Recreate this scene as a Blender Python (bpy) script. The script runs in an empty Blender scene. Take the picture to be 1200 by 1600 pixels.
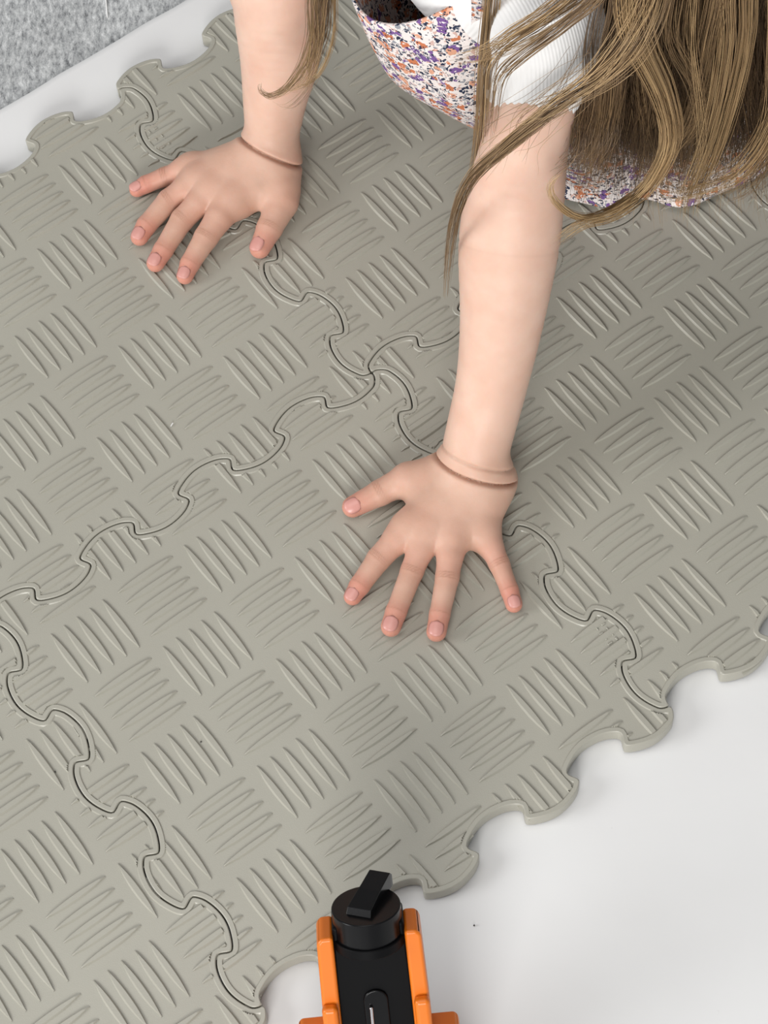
import bpy, bmesh, math, random
import numpy as np
from mathutils import Vector, Matrix, geometry
random.seed(7); np.random.seed(7)
S = 0.01                                   # all sizes below are centimetres
sc = bpy.context.scene

# ------------------------------------------------------------------ camera
F = 3604.4
CAM = np.array([-0.07242, -80.92659, 128.20502])
RW = np.array([[0.99533, -0.08461, -0.04647], [-0.09654, -0.87239, -0.47918], [0.0, 0.48143, -0.87649]])
cd = bpy.data.cameras.new('camera'); cam = bpy.data.objects.new('camera', cd); sc.collection.objects.link(cam)
cd.sensor_fit = 'HORIZONTAL'; cd.sensor_width = 36.0; cd.lens = F * 36.0 / 1200.0
cd.clip_start = 0.05; cd.clip_end = 50
r, u, b = RW[0], -RW[1], -RW[2]
cam.matrix_world = Matrix(((r[0], u[0], b[0], CAM[0]*S), (r[1], u[1], b[1], CAM[1]*S), (r[2], u[2], b[2], CAM[2]*S), (0, 0, 0, 1)))
sc.camera = cam

# ------------------------------------------------------------------ light
w = bpy.data.worlds.new('World'); sc.world = w; w.use_nodes = True
bg = w.node_tree.nodes['Background']; bg.inputs[0].default_value = (0.97, 0.985, 1.0, 1); bg.inputs[1].default_value = 0.36
def area(name, loc, target, sx, sy, power, col):
    ld = bpy.data.lights.new(name, 'AREA'); ld.shape = 'RECTANGLE'; ld.size = sx*S; ld.size_y = sy*S
    ld.energy = power; ld.color = col
    o = bpy.data.objects.new(name, ld); sc.collection.objects.link(o)
    o.location = Vector(loc)*S
    o.rotation_euler = (Vector(target)-Vector(loc)).to_track_quat('-Z', 'Y').to_euler()
    return o
area('window_daylight', (-75, -330, 160), (0, 0, 0), 150, 120, 98, (1.0, 0.99, 0.975))
area('side_window_daylight', (-310, -70, 180), (0, 0, 0), 150, 130, 60, (0.985, 0.99, 1.0))  # added second light: softens the balance, sends arm shadows to the right
area('ceiling_daylight', (-30, -20, 260), (0, 0, 0), 150, 150, 15, (1.0, 0.985, 0.96))
sc.view_settings.view_transform = 'Standard'; sc.view_settings.look = 'None'
sc.view_settings.exposure = 0.0; sc.view_settings.gamma = 1.0; sc.view_settings.use_curve_mapping = False

# ------------------------------------------------------------------ helpers
def at(px, py, z=0.0):
    d = RW.T @ np.array([(px-600)/F, (py-800)/F, 1.0]); k = (z-CAM[2])/d[2]
    return CAM + k*d
def A(*p): return np.array(p, float)
def mesh_np(name, V, Fc, smooth=True):
    me = bpy.data.meshes.new(name)
    me.from_pydata((np.asarray(V)*S).tolist(), [], [list(map(int, f)) for f in Fc]); me.update()
    if smooth: me.polygons.foreach_set('use_smooth', [True]*len(me.polygons))
    return me
def quads_np(name, V, Q):
    V = np.asarray(V, np.float32)*S; Q = np.asarray(Q, np.int32); n = Q.shape[1]
    me = bpy.data.meshes.new(name); me.vertices.add(len(V)); me.vertices.foreach_set('co', V.ravel())
    me.loops.add(Q.size); me.loops.foreach_set('vertex_index', Q.ravel())
    me.polygons.add(len(Q)); me.polygons.foreach_set('loop_start', np.arange(0, Q.size, n, dtype=np.int32))
    me.polygons.foreach_set('loop_total', np.full(len(Q), n, np.int32))
    me.polygons.foreach_set('use_smooth', np.ones(len(Q), bool)); me.update(calc_edges=True); me.validate()
    return me
def link(name, me, mat=None, parent=None, loc=None):
    o = bpy.data.objects.new(name, me); sc.collection.objects.link(o)
    if mat and me is not None: me.materials.append(mat)
    if parent: o.parent = parent
    if loc is not None: o.location = Vector(loc)*S
    return o
def empty(name, loc=(0, 0, 0)):
    o = bpy.data.objects.new(name, None); o.empty_display_size = 0.02; sc.collection.objects.link(o); o.location = Vector(loc)*S; return o
def tag(o, label=None, cat=None, group=None, kind=None):
    if label: o['label'] = label
    if cat: o['category'] = cat
    if group: o['group'] = group
    if kind: o['kind'] = kind
    return o
def attr(me, name, vals):
    a = me.attributes.new(name, 'FLOAT', 'POINT'); a.data.foreach_set('value', np.asarray(vals, np.float32))
def grid(name, P, closed_u=False, closed_v=False):
    P = np.asarray(P, float); n, m = P.shape[:2]; V = P.reshape(-1, 3); Q = []
    for i in range(n if closed_u else n-1):
        for j in range(m if closed_v else m-1):
            i2, j2 = (i+1) % n, (j+1) % m
            Q.append((i*m+j, i2*m+j, i2*m+j2, i*m+j2))
    return quads_np(name, V, Q)
def bevel_box(bm, c, s, mat=None, bev=0.1, seg=3):
    r_ = bmesh.ops.create_cube(bm, size=1.0); vs = r_['verts']
    bmesh.ops.scale(bm, verts=vs, vec=[q*S for q in s])
    if bev: bmesh.ops.bevel(bm, geom=[e for e in bm.edges if e.verts[0] in vs and e.verts[1] in vs], offset=bev*S, segments=seg, affect='EDGES', profile=.5)
    return vs

# ------------------------------------------------------------------ materials
def mat(name, col, rough=0.6, spec=0.5, **kw):
    m = bpy.data.materials.new(name); m.use_nodes = True; p = m.node_tree.nodes['Principled BSDF']
    p.inputs['Base Color'].default_value = (*col, 1); p.inputs['Roughness'].default_value = rough
    p.inputs['Specular IOR Level'].default_value = spec
    for k, v in kw.items(): p.inputs[k].default_value = v
    return m
def N(m, t, **kw):
    n = m.node_tree.nodes.new(t)
    for k, v in kw.items(): setattr(n, k, v)
    return n
def L(m, a, b): m.node_tree.links.new(a, b)
def P(m): return m.node_tree.nodes['Principled BSDF']
def noise(m, scale, detail=3, rough=.5, coord='Object', stretch=None):
    tc = N(m, 'ShaderNodeTexCoord'); n = N(m, 'ShaderNodeTexNoise'); src = tc.outputs[coord]
    if stretch:
        mp = N(m, 'ShaderNodeMapping'); mp.inputs['Rotation'].default_value = stretch[0]; mp.inputs['Scale'].default_value = stretch[1]
        L(m, src, mp.inputs[0]); src = mp.outputs[0]
    L(m, src, n.inputs['Vector']); n.inputs['Scale'].default_value = scale; n.inputs['Detail'].default_value = detail; n.inputs['Roughness'].default_value = rough
    return n
def ramp(m, fac, stops, interp='LINEAR'):
    r_ = N(m, 'ShaderNodeValToRGB'); r_.color_ramp.interpolation = interp; e = r_.color_ramp.elements
    while len(e) < len(stops): e.new(0.5)
    for k, (p, c) in enumerate(stops): e[k].position = p; e[k].color = (*c, 1)
    L(m, fac, r_.inputs[0]); return r_
def bump(m, h, strength=.3, dist=.001):
    b_ = N(m, 'ShaderNodeBump'); b_.inputs['Strength'].default_value = strength; b_.inputs['Distance'].default_value = dist
    L(m, h, b_.inputs['Height']); L(m, b_.outputs[0], P(m).inputs['Normal']); return b_

M_foam = mat('foam', (0.36, 0.35, 0.30), 0.34, 0.55)
n1 = noise(M_foam, 9, 3); rr = ramp(M_foam, n1.outputs['Fac'], [(.3, (.348, .336, .284)), (.7, (.372, .360, .305))]); L(M_foam, rr.outputs[0], P(M_foam).inputs['Base Color'])
n2 = noise(M_foam, 1300, 2); bump(M_foam, n2.outputs['Fac'], .25, .00025)

M_sheet = mat('white_sheet', (.8, .8, .79), 0.55, .3)
n1 = noise(M_sheet, 3.0, 4, .6); rr = ramp(M_sheet, n1.outputs['Fac'], [(.3, (.70, .695, .69)), (.65, (.745, .745, .74))])
n3 = noise(M_sheet, 60, 3, .7); r3 = ramp(M_sheet, n3.outputs['Fac'], [(.20, (.72, .71, .70)), (.27, (1, 1, 1))])
mx = N(M_sheet, 'ShaderNodeMixRGB', blend_type='MULTIPLY'); mx.inputs[0].default_value = .35
L(M_sheet, rr.outputs[0], mx.inputs[1]); L(M_sheet, r3.outputs[0], mx.inputs[2]); L(M_sheet, mx.outputs[0], P(M_sheet).inputs['Base Color'])
nb = noise(M_sheet, 30, 4, .6); bump(M_sheet, nb.outputs['Fac'], .10, .002)

M_floor = mat('concrete', (.36, .37, .37), .85, .25)
n1 = noise(M_floor, 230, 5, .8, stretch=((0, 0, .35), (1.5, .6, 1))); n2 = noise(M_floor, 14, 3)
rr = ramp(M_floor, n1.outputs['Fac'], [(.34, (.17, .175, .18)), (.45, (.38, .39, .395)), (.55, (.53, .54, .54)), (.68, (.76, .77, .77))])
r2 = ramp(M_floor, n2.outputs['Fac'], [(.3, (.82, .82, .82)), (.7, (1.08, 1.08, 1.08))])
mx = N(M_floor, 'ShaderNodeMixRGB', blend_type='MULTIPLY'); mx.inputs[0].default_value = 1
L(M_floor, rr.outputs[0], mx.inputs[1]); L(M_floor, r2.outputs[0], mx.inputs[2]); L(M_floor, mx.outputs[0], P(M_floor).inputs['Base Color'])
bump(M_floor, n1.outputs['Fac'], .5, .001)

M_skin = mat('skin', (.76, .50, .37), .48, .35)
p = P(M_skin); p.inputs['Subsurface Weight'].default_value = .35; p.inputs['Subsurface Radius'].default_value = (1.0, .35, .2); p.inputs['Subsurface Scale'].default_value = .006
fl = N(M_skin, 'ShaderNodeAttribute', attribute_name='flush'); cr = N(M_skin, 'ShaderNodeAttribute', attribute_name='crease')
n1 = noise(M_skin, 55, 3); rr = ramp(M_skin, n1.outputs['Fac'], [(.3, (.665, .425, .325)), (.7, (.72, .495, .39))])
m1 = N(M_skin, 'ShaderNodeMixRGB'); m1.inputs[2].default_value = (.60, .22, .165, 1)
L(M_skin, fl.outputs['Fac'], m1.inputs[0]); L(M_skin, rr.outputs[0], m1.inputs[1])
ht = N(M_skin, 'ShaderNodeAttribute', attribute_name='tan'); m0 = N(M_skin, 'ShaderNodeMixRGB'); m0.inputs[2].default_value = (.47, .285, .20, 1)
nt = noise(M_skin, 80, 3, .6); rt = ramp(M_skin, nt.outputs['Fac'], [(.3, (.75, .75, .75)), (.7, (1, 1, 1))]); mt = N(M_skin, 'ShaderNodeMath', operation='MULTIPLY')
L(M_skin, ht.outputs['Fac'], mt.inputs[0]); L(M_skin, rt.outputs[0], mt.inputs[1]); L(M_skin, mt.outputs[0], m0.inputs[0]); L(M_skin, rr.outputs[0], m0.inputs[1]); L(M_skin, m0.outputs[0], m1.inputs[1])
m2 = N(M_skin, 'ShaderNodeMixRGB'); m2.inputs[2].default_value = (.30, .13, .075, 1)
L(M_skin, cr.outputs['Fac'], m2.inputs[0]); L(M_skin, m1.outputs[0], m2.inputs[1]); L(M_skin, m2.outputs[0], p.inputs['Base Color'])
n2 = noise(M_skin, 500, 3, .6); bump(M_skin, n2.outputs['Fac'], .3, .0003)
M_nail = mat('nail', (.60, .29, .25), .30, .45)
M_shirt = mat('white_jersey', (.86, .855, .845), .8, .2)
wv = N(M_shirt, 'ShaderNodeTexWave'); tc = N(M_shirt, 'ShaderNodeTexCoord'); mp = N(M_shirt, 'ShaderNodeMapping'); mp.inputs['Rotation'].default_value = (0, 0, -.35)
L(M_shirt, tc.outputs['Object'], mp.inputs[0]); L(M_shirt, mp.outputs[0], wv.inputs['Vector']); wv.inputs['Scale'].default_value = 170; bump(M_shirt, wv.outputs['Fac'], .35, .0006)

# floral cotton: blotches of orange and violet blossoms, navy leaves on off-white
M_dress = mat('floral_cotton', (.85, .8, .76), .85, .2)
tc = N(M_dress, 'ShaderNodeTexCoord'); nz = N(M_dress, 'ShaderNodeTexNoise'); nz.inputs['Scale'].default_value = 160; nz.inputs['Detail'].default_value = 2
L(M_dress, tc.outputs['Object'], nz.inputs['Vector'])
vm = N(M_dress, 'ShaderNodeVectorMath', operation='MULTIPLY_ADD'); vm.inputs[1].default_value = (.009, .009, .009)
L(M_dress, nz.outputs['Color'], vm.inputs[0]); L(M_dress, tc.outputs['Object'], vm.inputs[2])
def vor(scale, seedoff):
    v = N(M_dress, 'ShaderNodeTexVoronoi'); v.inputs['Scale'].default_value = scale
    a = N(M_dress, 'ShaderNodeVectorMath', operation='ADD'); a.inputs[1].default_value = (seedoff, seedoff*.7, 0)
    L(M_dress, vm.outputs[0], a.inputs[0]); L(M_dress, a.outputs[0], v.inputs['Vector'])
    sp = N(M_dress, 'ShaderNodeSeparateColor'); L(M_dress, v.outputs['Color'], sp.inputs[0]); return v, sp
def layer(base, scale, off, rad, colors, pick):
    v, sp = vor(scale, off)
    c = ramp(M_dress, sp.outputs[0], colors, 'CONSTANT')
    lt = N(M_dress, 'ShaderNodeMath', operation='LESS_THAN'); lt.inputs[1].default_value = rad; L(M_dress, v.outputs['Distance'], lt.inputs[0])
    pk = N(M_dress, 'ShaderNodeMath', operation='LESS_THAN'); pk.inputs[1].default_value = pick; L(M_dress, sp.outputs[1], pk.inputs[0])
    ml = N(M_dress, 'ShaderNodeMath', operation='MULTIPLY'); L(M_dress, lt.outputs[0], ml.inputs[0]); L(M_dress, pk.outputs[0], ml.inputs[1])
    mm = N(M_dress, 'ShaderNodeMixRGB'); L(M_dress, ml.outputs[0], mm.inputs[0]); L(M_dress, base, mm.inputs[1]); L(M_dress, c.outputs[0], mm.inputs[2]); return mm.outputs[0]
rgb = N(M_dress, 'ShaderNodeRGB'); rgb.outputs[0].default_value = (.80, .73, .70, 1)
o_ = layer(rgb.outputs[0], 380, 3.1, .52, [(0, (.025, .035, .07)), (.38, (.30, .31, .34)), (.62, (.62, .42, .37)), (.80, (.82, .76, .73))], .95)
o_ = layer(o_, 150, .0, .50, [(0, (.56, .19, .09)), (.35, (.70, .36, .24)), (.60, (.82, .76, .74)), (.74, (.19, .10, .29))], .66)
o_ = layer(o_, 480, 7.7, .36, [(0, (.025, .03, .06)), (.5, (.85, .80, .78))], .7)
L(M_dress, o_, P(M_dress).inputs['Base Color'])
n2 = noise(M_dress, 90, 3); bump(M_dress, n2.outputs['Fac'], .5, .0015)

M_hair = mat('hair', (.3, .2, .1), .38, .45)
tn = N(M_hair, 'ShaderNodeAttribute', attribute_name='tone')
rr = ramp(M_hair, tn.outputs['Fac'], [(0, (.068, .038, .019)), (.35, (.165, .100, .051)), (.7, (.37, .24, .12)), (1, (.70, .49, .25))]); L(M_hair, rr.outputs[0], P(M_hair).inputs['Base Color'])  # stops run from shaded brown to lit gold, lighting held in the colour
P(M_hair).inputs['Transmission Weight'].default_value = 0.0

M_black = mat('black_plastic', (.003, .003, .0034), .45, .08)
M_blackgl = mat('black_gloss', (.003, .003, .0035), .24, .22)
M_orange = mat('orange_plastic', (.68, .16, .008), .34, .5)
P(M_orange).inputs['Subsurface Weight'].default_value = .0
M_chrome = mat('steel', (.62, .62, .64), .18, .5, Metallic=1.0)

# ------------------------------------------------------------------ setting: floor and white sheet
ZT = -1.19                                  # surface the foam tiles lie on
bm = bmesh.new(); n_ = 2
me = mesh_np('floor', [(-260, -260, ZT-.42), (260, -260, ZT-.42), (260, 260, ZT-.42), (-260, 260, ZT-.42)], [(0, 1, 2, 3)], False)
tag(link('floor', me, M_floor), kind='structure')
e0, e1 = at(0, 168, ZT), at(290, -2, ZT); d = (e1-e0)/np.linalg.norm(e1-e0); nrm = np.array([d[1], -d[0], 0])
# subdivided sheet with a faint waviness
def sheet():
    U = np.linspace(-150, 150, 121); Vv = np.r_[0, .06, .15, np.linspace(.6, 150, 120)]
    G = np.zeros((len(U), len(Vv), 3))
    for i, uu in enumerate(U):
        jit = .05*math.sin(uu*.9)+.04*math.sin(uu*2.3+1)
        G[i] = e0 + d*uu + nrm*(Vv[:, None]+jit)
    G[..., 2] = ZT
    X, Yy = G[..., 0], G[..., 1]
    wv = .05*np.sin(X*.31+Yy*.12)*np.sin(Yy*.23-X*.07)+.035*np.sin(X*.62-Yy*.5)
    far = np.clip((X*.55-Yy*.83-22)/12, 0, 1)
    G[..., 2] += (wv-.09)*far
    G[:, 0, 2] = ZT-.42; G[:, 1, 2] = ZT-.10; G[:, 2, 2] = ZT-.02
    return grid('white_backing_sheet', G)
o = link('backing_sheet', sheet(), M_sheet)
tag(o, 'smooth white backing sheet lying on the grey floor under all the foam tiles', 'sheet')

# ------------------------------------------------------------------ foam tiles
T = 6.033*5.0
UX = A(0.52949, -0.84832, 0); VX = A(0.84832, 0.52949, 0)
half = [(-.05, .07), (-.03, .105), (.02, .145), (.08, .18), (.18, .212), (.30, .232), (.42, .232), (.54, .205), (.64, .165), (.72, .125), (.77, .085), (.775, .05)]
PER = 6.033/8
def edge_profile():
    """one tile edge as (along, sideways) from node to node in cells; sideways + on even tabs"""
    pts = [(0.0, 0.0), (0.0, .07)]
    for k in range(8):
        sg = 1 if k % 2 == 0 else -1
        for (a_, h_) in half:
            if k == 0 and a_ < .05: continue
            if k == 7 and a_ > .74: continue
            pts.append((PER*k + a_*PER/.755, sg*h_))
    pts.append((PER*8, -.05)); pts.append((PER*8, 0.0))
    return pts
def chaikin(p, it=1, closed=True):
    for _ in range(it):
        q = []
        n = len(p)
        for i in range(n):
            a_, b_ = p[i], p[(i+1) % n]; q.append(a_*.75+b_*.25); q.append(a_*.25+b_*.75)
        p = np.array(q)
    return p
prof = np.array(edge_profile()); K = 6.033
# u-lines: travel +u, even tabs -> +v ; v-lines: travel -v, even tabs -> +u
e1_ = [(a_, h_) for a_, h_ in prof]                                   # v=0 edge, u 0..K
e2_ = [(K+h_, K-a_) for a_, h_ in prof][::-1]                          # u=K edge, v 0..K
e3_ = [(a_, K+h_) for a_, h_ in prof][::-1]                            # v=K edge, u K..0
e4_ = [(h_, K-a_) for a_, h_ in prof]                                  # u=0 edge, v K..0
loop = np.array(e1_[:-1]+e2_[:-1]+e3_[:-1]+e4_[:-1])*5.0
loop = chaikin(loop, 2)
# resample evenly
def resample(p, step):
    q = np.vstack([p, p[:1]]); s_ = np.r_[0, np.cumsum(np.linalg.norm(np.diff(q, axis=0), axis=1))]
    n = int(s_[-1]/step); t_ = np.linspace(0, s_[-1], n, endpoint=False)
    return np.c_[np.interp(t_, s_, q[:, 0]), np.interp(t_, s_, q[:, 1])]
loop = resample(loop, .14)
def normals(p):
    d_ = np.roll(p, -1, 0)-np.roll(p, 1, 0); d_ /= np.linalg.norm(d_, axis=1)[:, None]; return np.c_[-d_[:, 1], d_[:, 0]]   # inward for ccw
def seg_dist(pts, poly, chunk=4000):
    a_ = poly; b_ = np.roll(poly, -1, 0); ab = b_-a_; l2 = (ab**2).sum(1); out = np.empty(len(pts)); ins = np.empty(len(pts), bool)
    for i in range(0, len(pts), chunk):
        q = pts[i:i+chunk, None, :]; ap = q-a_[None]; t_ = np.clip((ap*ab[None]).sum(2)/l2, 0, 1)
        dd = ap-t_[..., None]*ab[None]; out[i:i+chunk] = np.sqrt((dd**2).sum(2).min(1))
        c_ = ((a_[None, :, 1] > q[..., 1]) != (b_[None, :, 1] > q[..., 1])) & (q[..., 0] < ab[None, :, 0]*(q[..., 1]-a_[None, :, 1])/(ab[None, :, 1]+1e-12)+a_[None, :, 0])
        ins[i:i+chunk] = c_.sum(1) % 2 == 1
    return out, ins
nl = normals(loop)
def clean_offset(dist):
    q = loop+nl*dist; d_, ins = seg_dist(q, loop); return q[(d_ > dist*.97) & ins]
def tile_mesh():
    GAP = .042
    outer = loop+nl*GAP
    L1 = clean_offset(GAP+.055); L2 = clean_offset(.33); L3 = clean_offset(.39)
    V = []; Fc = []
    n = len(outer)
    # side wall: bottom, lower edge, upper edge
    for z_, off in ((-1.13, .06), (-1.07, 0), (-.06, 0), (-.018, .014)):
        q = outer+nl*off; base = len(V)
        V += [(x_, y_, z_) for x_, y_ in q]
    for k in range(3):
        for i in range(n):
            j = (i+1) % n; Fc.append((k*n+i, k*n+j, (k+1)*n+j, (k+1)*n+i))
    # top surface by constrained triangulation
    rim0 = outer+nl*.014
    loops = [rim0, L1, L2, L3]; zs = [-.018, .0, .0, -.065]
    pts = []; edges = []; zv = []
    for lp, z_ in zip(loops, zs):
        s0 = len(pts); m_ = len(lp)
        pts += [Vector(map(float, q)) for q in lp]; zv += [z_]*m_
        edges += [(s0+i, s0+(i+1) % m_) for i in range(m_)]
    vo, eo, fo, ov, oe, of = geometry.delaunay_2d_cdt(pts, edges, [], 1, 1e-5)
    base = len(V)
    vd, _ = seg_dist(np.array([[q.x, q.y] for q in vo]), loop, 2000)
    for q, d0 in zip(vo, vd):
        V.append((q.x, q.y, float(np.interp(d0, [GAP+.014, GAP+.05, .33, .385], [-.018, 0, 0, -.065]))))
    Fc += [tuple(base+i for i in f) for f in fo]
    nb_ = len(Fc)
    # ridges
    RV = []; RQ = []
    ns, nc = 36, 11
    t_ = np.linspace(0, 1, ns); x_ = (t_-.5)*4.15; hw = np.maximum(.255*(1-np.abs(2*t_-1)**2.2), .055)
    cc = np.linspace(-1, 1, nc); bow = .0
    hz = .135*np.minimum(1, (1-np.abs(2*t_-1)**3)*1.8+.35)
    zprof = np.clip((1-np.abs(cc))/.36, 0, 1); zprof = zprof*zprof*(3-2*zprof)
    unit = np.zeros((ns, nc, 3)); unit[..., 0] = x_[:, None]; unit[..., 1] = hw[:, None]*cc[None]; unit[..., 2] = -.070+hz[:, None]*zprof[None]
    for a_ in range(0, 7):
        for b_ in range(0, 7):
            for k in range(-2, 3):
                cu, cv = a_*K/6*5, b_*K/6*5
                q = unit.copy()
                if (a_+b_) % 2 == 0:
                    u_ = cu+q[..., 0]; v_ = cv+k*.96+q[..., 1]
                else:
                    v_ = cv+q[..., 0]; u_ = cu+k*.94+q[..., 1]
                RV.append(np.stack([u_, v_, q[..., 2]], -1).reshape(-1, 3))
    RV = np.concatenate(RV); dd, ins = seg_dist(RV[:, :2], loop, 2000)
    ok = ins & (dd > .345)
    nr = len(RV)//(ns*nc)
    RV[~ok, 2] = -.25
    ok3 = ok.reshape(nr, ns, nc); b0 = len(V); V += RV.tolist()
    for r_ in range(nr):
        if not ok3[r_].any(): continue
        for i in range(ns-1):
            if not (ok3[r_, i].any() or ok3[r_, i+1].any()): continue
            for j in range(nc-1):
                s0 = b0+r_*ns*nc+i*nc+j; Fc.append((s0, s0+nc, s0+nc+1, s0+1))
    # to world axes
    V = np.array(V); Wd = V[:, :1]*UX+V[:, 1:2]*VX+A(0, 0, 1)*V[:, 2:]
    me = bpy.data.meshes.new('foam_tile'); me.from_pydata((Wd*S).tolist(), [], Fc); me.update()
    bm_ = bmesh.new(); bm_.from_mesh(me)
    loose = [v for v in bm_.verts if not v.link_faces]; bmesh.ops.delete(bm_, geom=loose, context='VERTS')
    bmesh.ops.remove_doubles(bm_, verts=bm_.verts, dist=1e-6)
    # bottom
    bm_.normal_update()
    for f in bm_.faces:
        f.smooth = abs(f.normal.z) < .9995
        if f.normal.z < -.5: f.normal_flip()
    bm_.to_mesh(me); bm_.free()
    me.update(); me.set_sharp_from_angle(angle=math.radians(50))
    nz_ = np.empty(len(me.polygons)*3, np.float32); me.polygons.foreach_get('normal', nz_); me.polygons.foreach_set('use_smooth', np.abs(nz_[2::3]) < .9995); me.update()
    return me
tm = tile_mesh(); tm.materials.append(M_foam)
TILES = [((0, -1), 'grey foam tile under the spread left hand, its lower right edge notched against white'),
         ((0, 0), 'grey foam tile right of the forearm, reaching the right edge of the photo'),
         ((-1, -1), 'grey foam tile under the fingertips of the right hand, left of the centre seam'),
         ((-1, 0), 'grey foam tile between the two arms, below the floral dress front'),
         ((0, -2), 'grey foam tile filling the lower left corner, beyond the lowest long seam'),
         ((0, 1), 'grey foam tile mostly hidden under the skirt hem at the right edge')]
for (iu, iv), lab in TILES:
    o = link('foam_tile', tm, None, None, UX*T*iu+VX*T*iv)
    tag(o, lab, 'foam tile', 'interlocking foam floor tiles')
    if (iu, iv) in ((0, -1), (-1, 0)):
        # small embossed maker's strokes in the tab next to the hand
        c_ = at(948, 990) if (iu, iv) == (0, -1) else at(246, 212)
        bm = bmesh.new()
        rnd = random.Random(3)
        for row in range(2):
            for k in range(6):
                sx, sy = rnd.choice([(.10, .34), (.26, .09), (.12, .26), (.22, .12)])
                bm2 = bmesh.new(); bevel_box(bm2, None, (sx, sy, .06), bev=.02, seg=1)
                me2 = bpy.data.meshes.new('t'); 
                ang = math.atan2(VX[1], VX[0])+math.pi/2
                bmesh.ops.rotate(bm2, verts=bm2.verts, matrix=Matrix.Rotation(ang, 3, 'Z'))
                q = -UX*(.42*(k-2.5))*-1+VX*(.5*(row-.5)); bmesh.ops.translate(bm2, verts=bm2.verts, vec=Vector(q)*S+Vector((0, 0, -.02*S)))
                bm2.to_mesh(me2); bm.from_mesh(me2); bpy.data.meshes.remove(me2); bm2.free()
        me2 = bpy.data.meshes.new('embossed_mark'); bm.to_mesh(me2); bm.free()
        m_ = link('embossed_mark', me2, M_foam, o, c_-(UX*T*iu+VX*T*iv))

# ------------------------------------------------------------------ implicit surfaces for the child
class Field:
    def __init__(s, lo, hi, h):
        s.lo = A(*lo); s.h = h; s.n = np.ceil((A(*hi)-s.lo)/h).astype(int)+1
        s.D = np.full(s.n, 9.0, np.float32)
        s.ax = [s.lo[i]+h*np.arange(s.n[i]) for i in range(3)]
    def win(s, lo, hi):
        a_ = np.clip(np.floor((lo-s.lo)/s.h).astype(int), 0, s.n); b_ = np.clip(np.ceil((hi-s.lo)/s.h).astype(int)+1, 0, s.n)
        sl = tuple(slice(i, j) for i, j in zip(a_, b_))
        X = s.ax[0][sl[0]][:, None, None]; Y_ = s.ax[1][sl[1]][None, :, None]; Z = s.ax[2][sl[2]][None, None, :]
        return sl, X, Y_, Z
def smin(a_, b_, k):
    if k <= 0: return np.minimum(a_, b_)
    h_ = np.maximum(k-np.abs(a_-b_), 0)/k; return np.minimum(a_, b_)-h_*h_*k*.25
def cap_d(X, Y_, Z, p, q, r0, r1, fl=1.0):
    ab = q-p; l2 = (ab**2).sum()+1e-9
    t_ = np.clip(((X-p[0])*ab[0]+(Y_-p[1])*ab[1]+(Z-p[2])*ab[2])/l2, 0, 1)
    return np.sqrt((X-p[0]-t_*ab[0])**2+(Y_-p[1]-t_*ab[1])**2+((Z-p[2]-t_*ab[2])*fl)**2)-(r0+(r1-r0)*t_)
def add_cap(F_, D, p, q, r0, r1, k, fl=1.0):
    m_ = max(r0, r1)+k+.8; sl, X, Y_, Z = F_.win(np.minimum(p, q)-m_, np.maximum(p, q)+m_)
    D[sl] = smin(D[sl], cap_d(X, Y_, Z, p, q, r0, r1, fl).astype(np.float32), k)
def add_ell(F_, D, c_, rad, k):
    m_ = max(rad)+k+.8; sl, X, Y_, Z = F_.win(c_-m_, c_+m_)
    q = np.sqrt(((X-c_[0])/rad[0])**2+((Y_-c_[1])/rad[1])**2+((Z-c_[2])/rad[2])**2)
    D[sl] = smin(D[sl], ((q-1)*min(rad)).astype(np.float32), k)
def surface_nets(F_, D):
    h = F_.h; sgn = D < 0
    nx, ny, nz = [k-1 for k in D.shape]
    cnt = np.zeros((nx, ny, nz), np.int8)
    for i in (0, 1):
        for j in (0, 1):
            for k in (0, 1): cnt += sgn[i:i+nx, j:j+ny, k:k+nz]
    act = (cnt > 0) & (cnt < 8); ids = np.argwhere(act); idx = np.full(act.shape, -1, np.int32); idx[act] = np.arange(len(ids))
    acc = np.zeros((len(ids), 3)); c_ = np.zeros(len(ids))
    cor = [(i, j, k) for i in (0, 1) for j in (0, 1) for k in (0, 1)]
    val = {o_: D[ids[:, 0]+o_[0], ids[:, 1]+o_[1], ids[:, 2]+o_[2]].astype(float) for o_ in cor}
    for a_ in cor:
        for ax in range(3):
            if a_[ax] == 1: continue
            b_ = list(a_); b_[ax] = 1; b_ = tuple(b_)
            va, vb = val[a_], val[b_]; m_ = (va < 0) != (vb < 0); t_ = np.where(m_, va/(va-vb+1e-12), 0)
            pt = np.tile(np.array(a_, float), (len(ids), 1)); pt[:, ax] += t_; acc[m_] += pt[m_]; c_[m_] += 1
    V = F_.lo+(ids+acc/c_[:, None])*h
    Q = []
    for ax in range(3):
        o1, o2 = [(1, 2), (2, 0), (0, 1)][ax]
        s0 = [slice(None)]*3; s1 = [slice(None)]*3; s0[ax] = slice(0, -1); s1[ax] = slice(1, None)
        a_ = sgn[tuple(s0)]; b_ = sgn[tuple(s1)]; e = np.argwhere(a_ != b_)
        e = e[(e[:, o1] > 0) & (e[:, o2] > 0) & (e[:, o1] < D.shape[o1]-1) & (e[:, o2] < D.shape[o2]-1)]
        fl = a_[e[:, 0], e[:, 1], e[:, 2]]
        def g(d1, d2):
            q = e.copy(); q[:, o1] -= d1; q[:, o2] -= d2; return idx[q[:, 0], q[:, 1], q[:, 2]]
        q = np.stack([g(1, 1), g(0, 1), g(0, 0), g(1, 0)], 1); q[~fl] = q[~fl][:, ::-1]; Q.append(q)
    Q = np.concatenate(Q); Q = Q[(Q >= 0).all(1)]
    return V, Q

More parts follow.
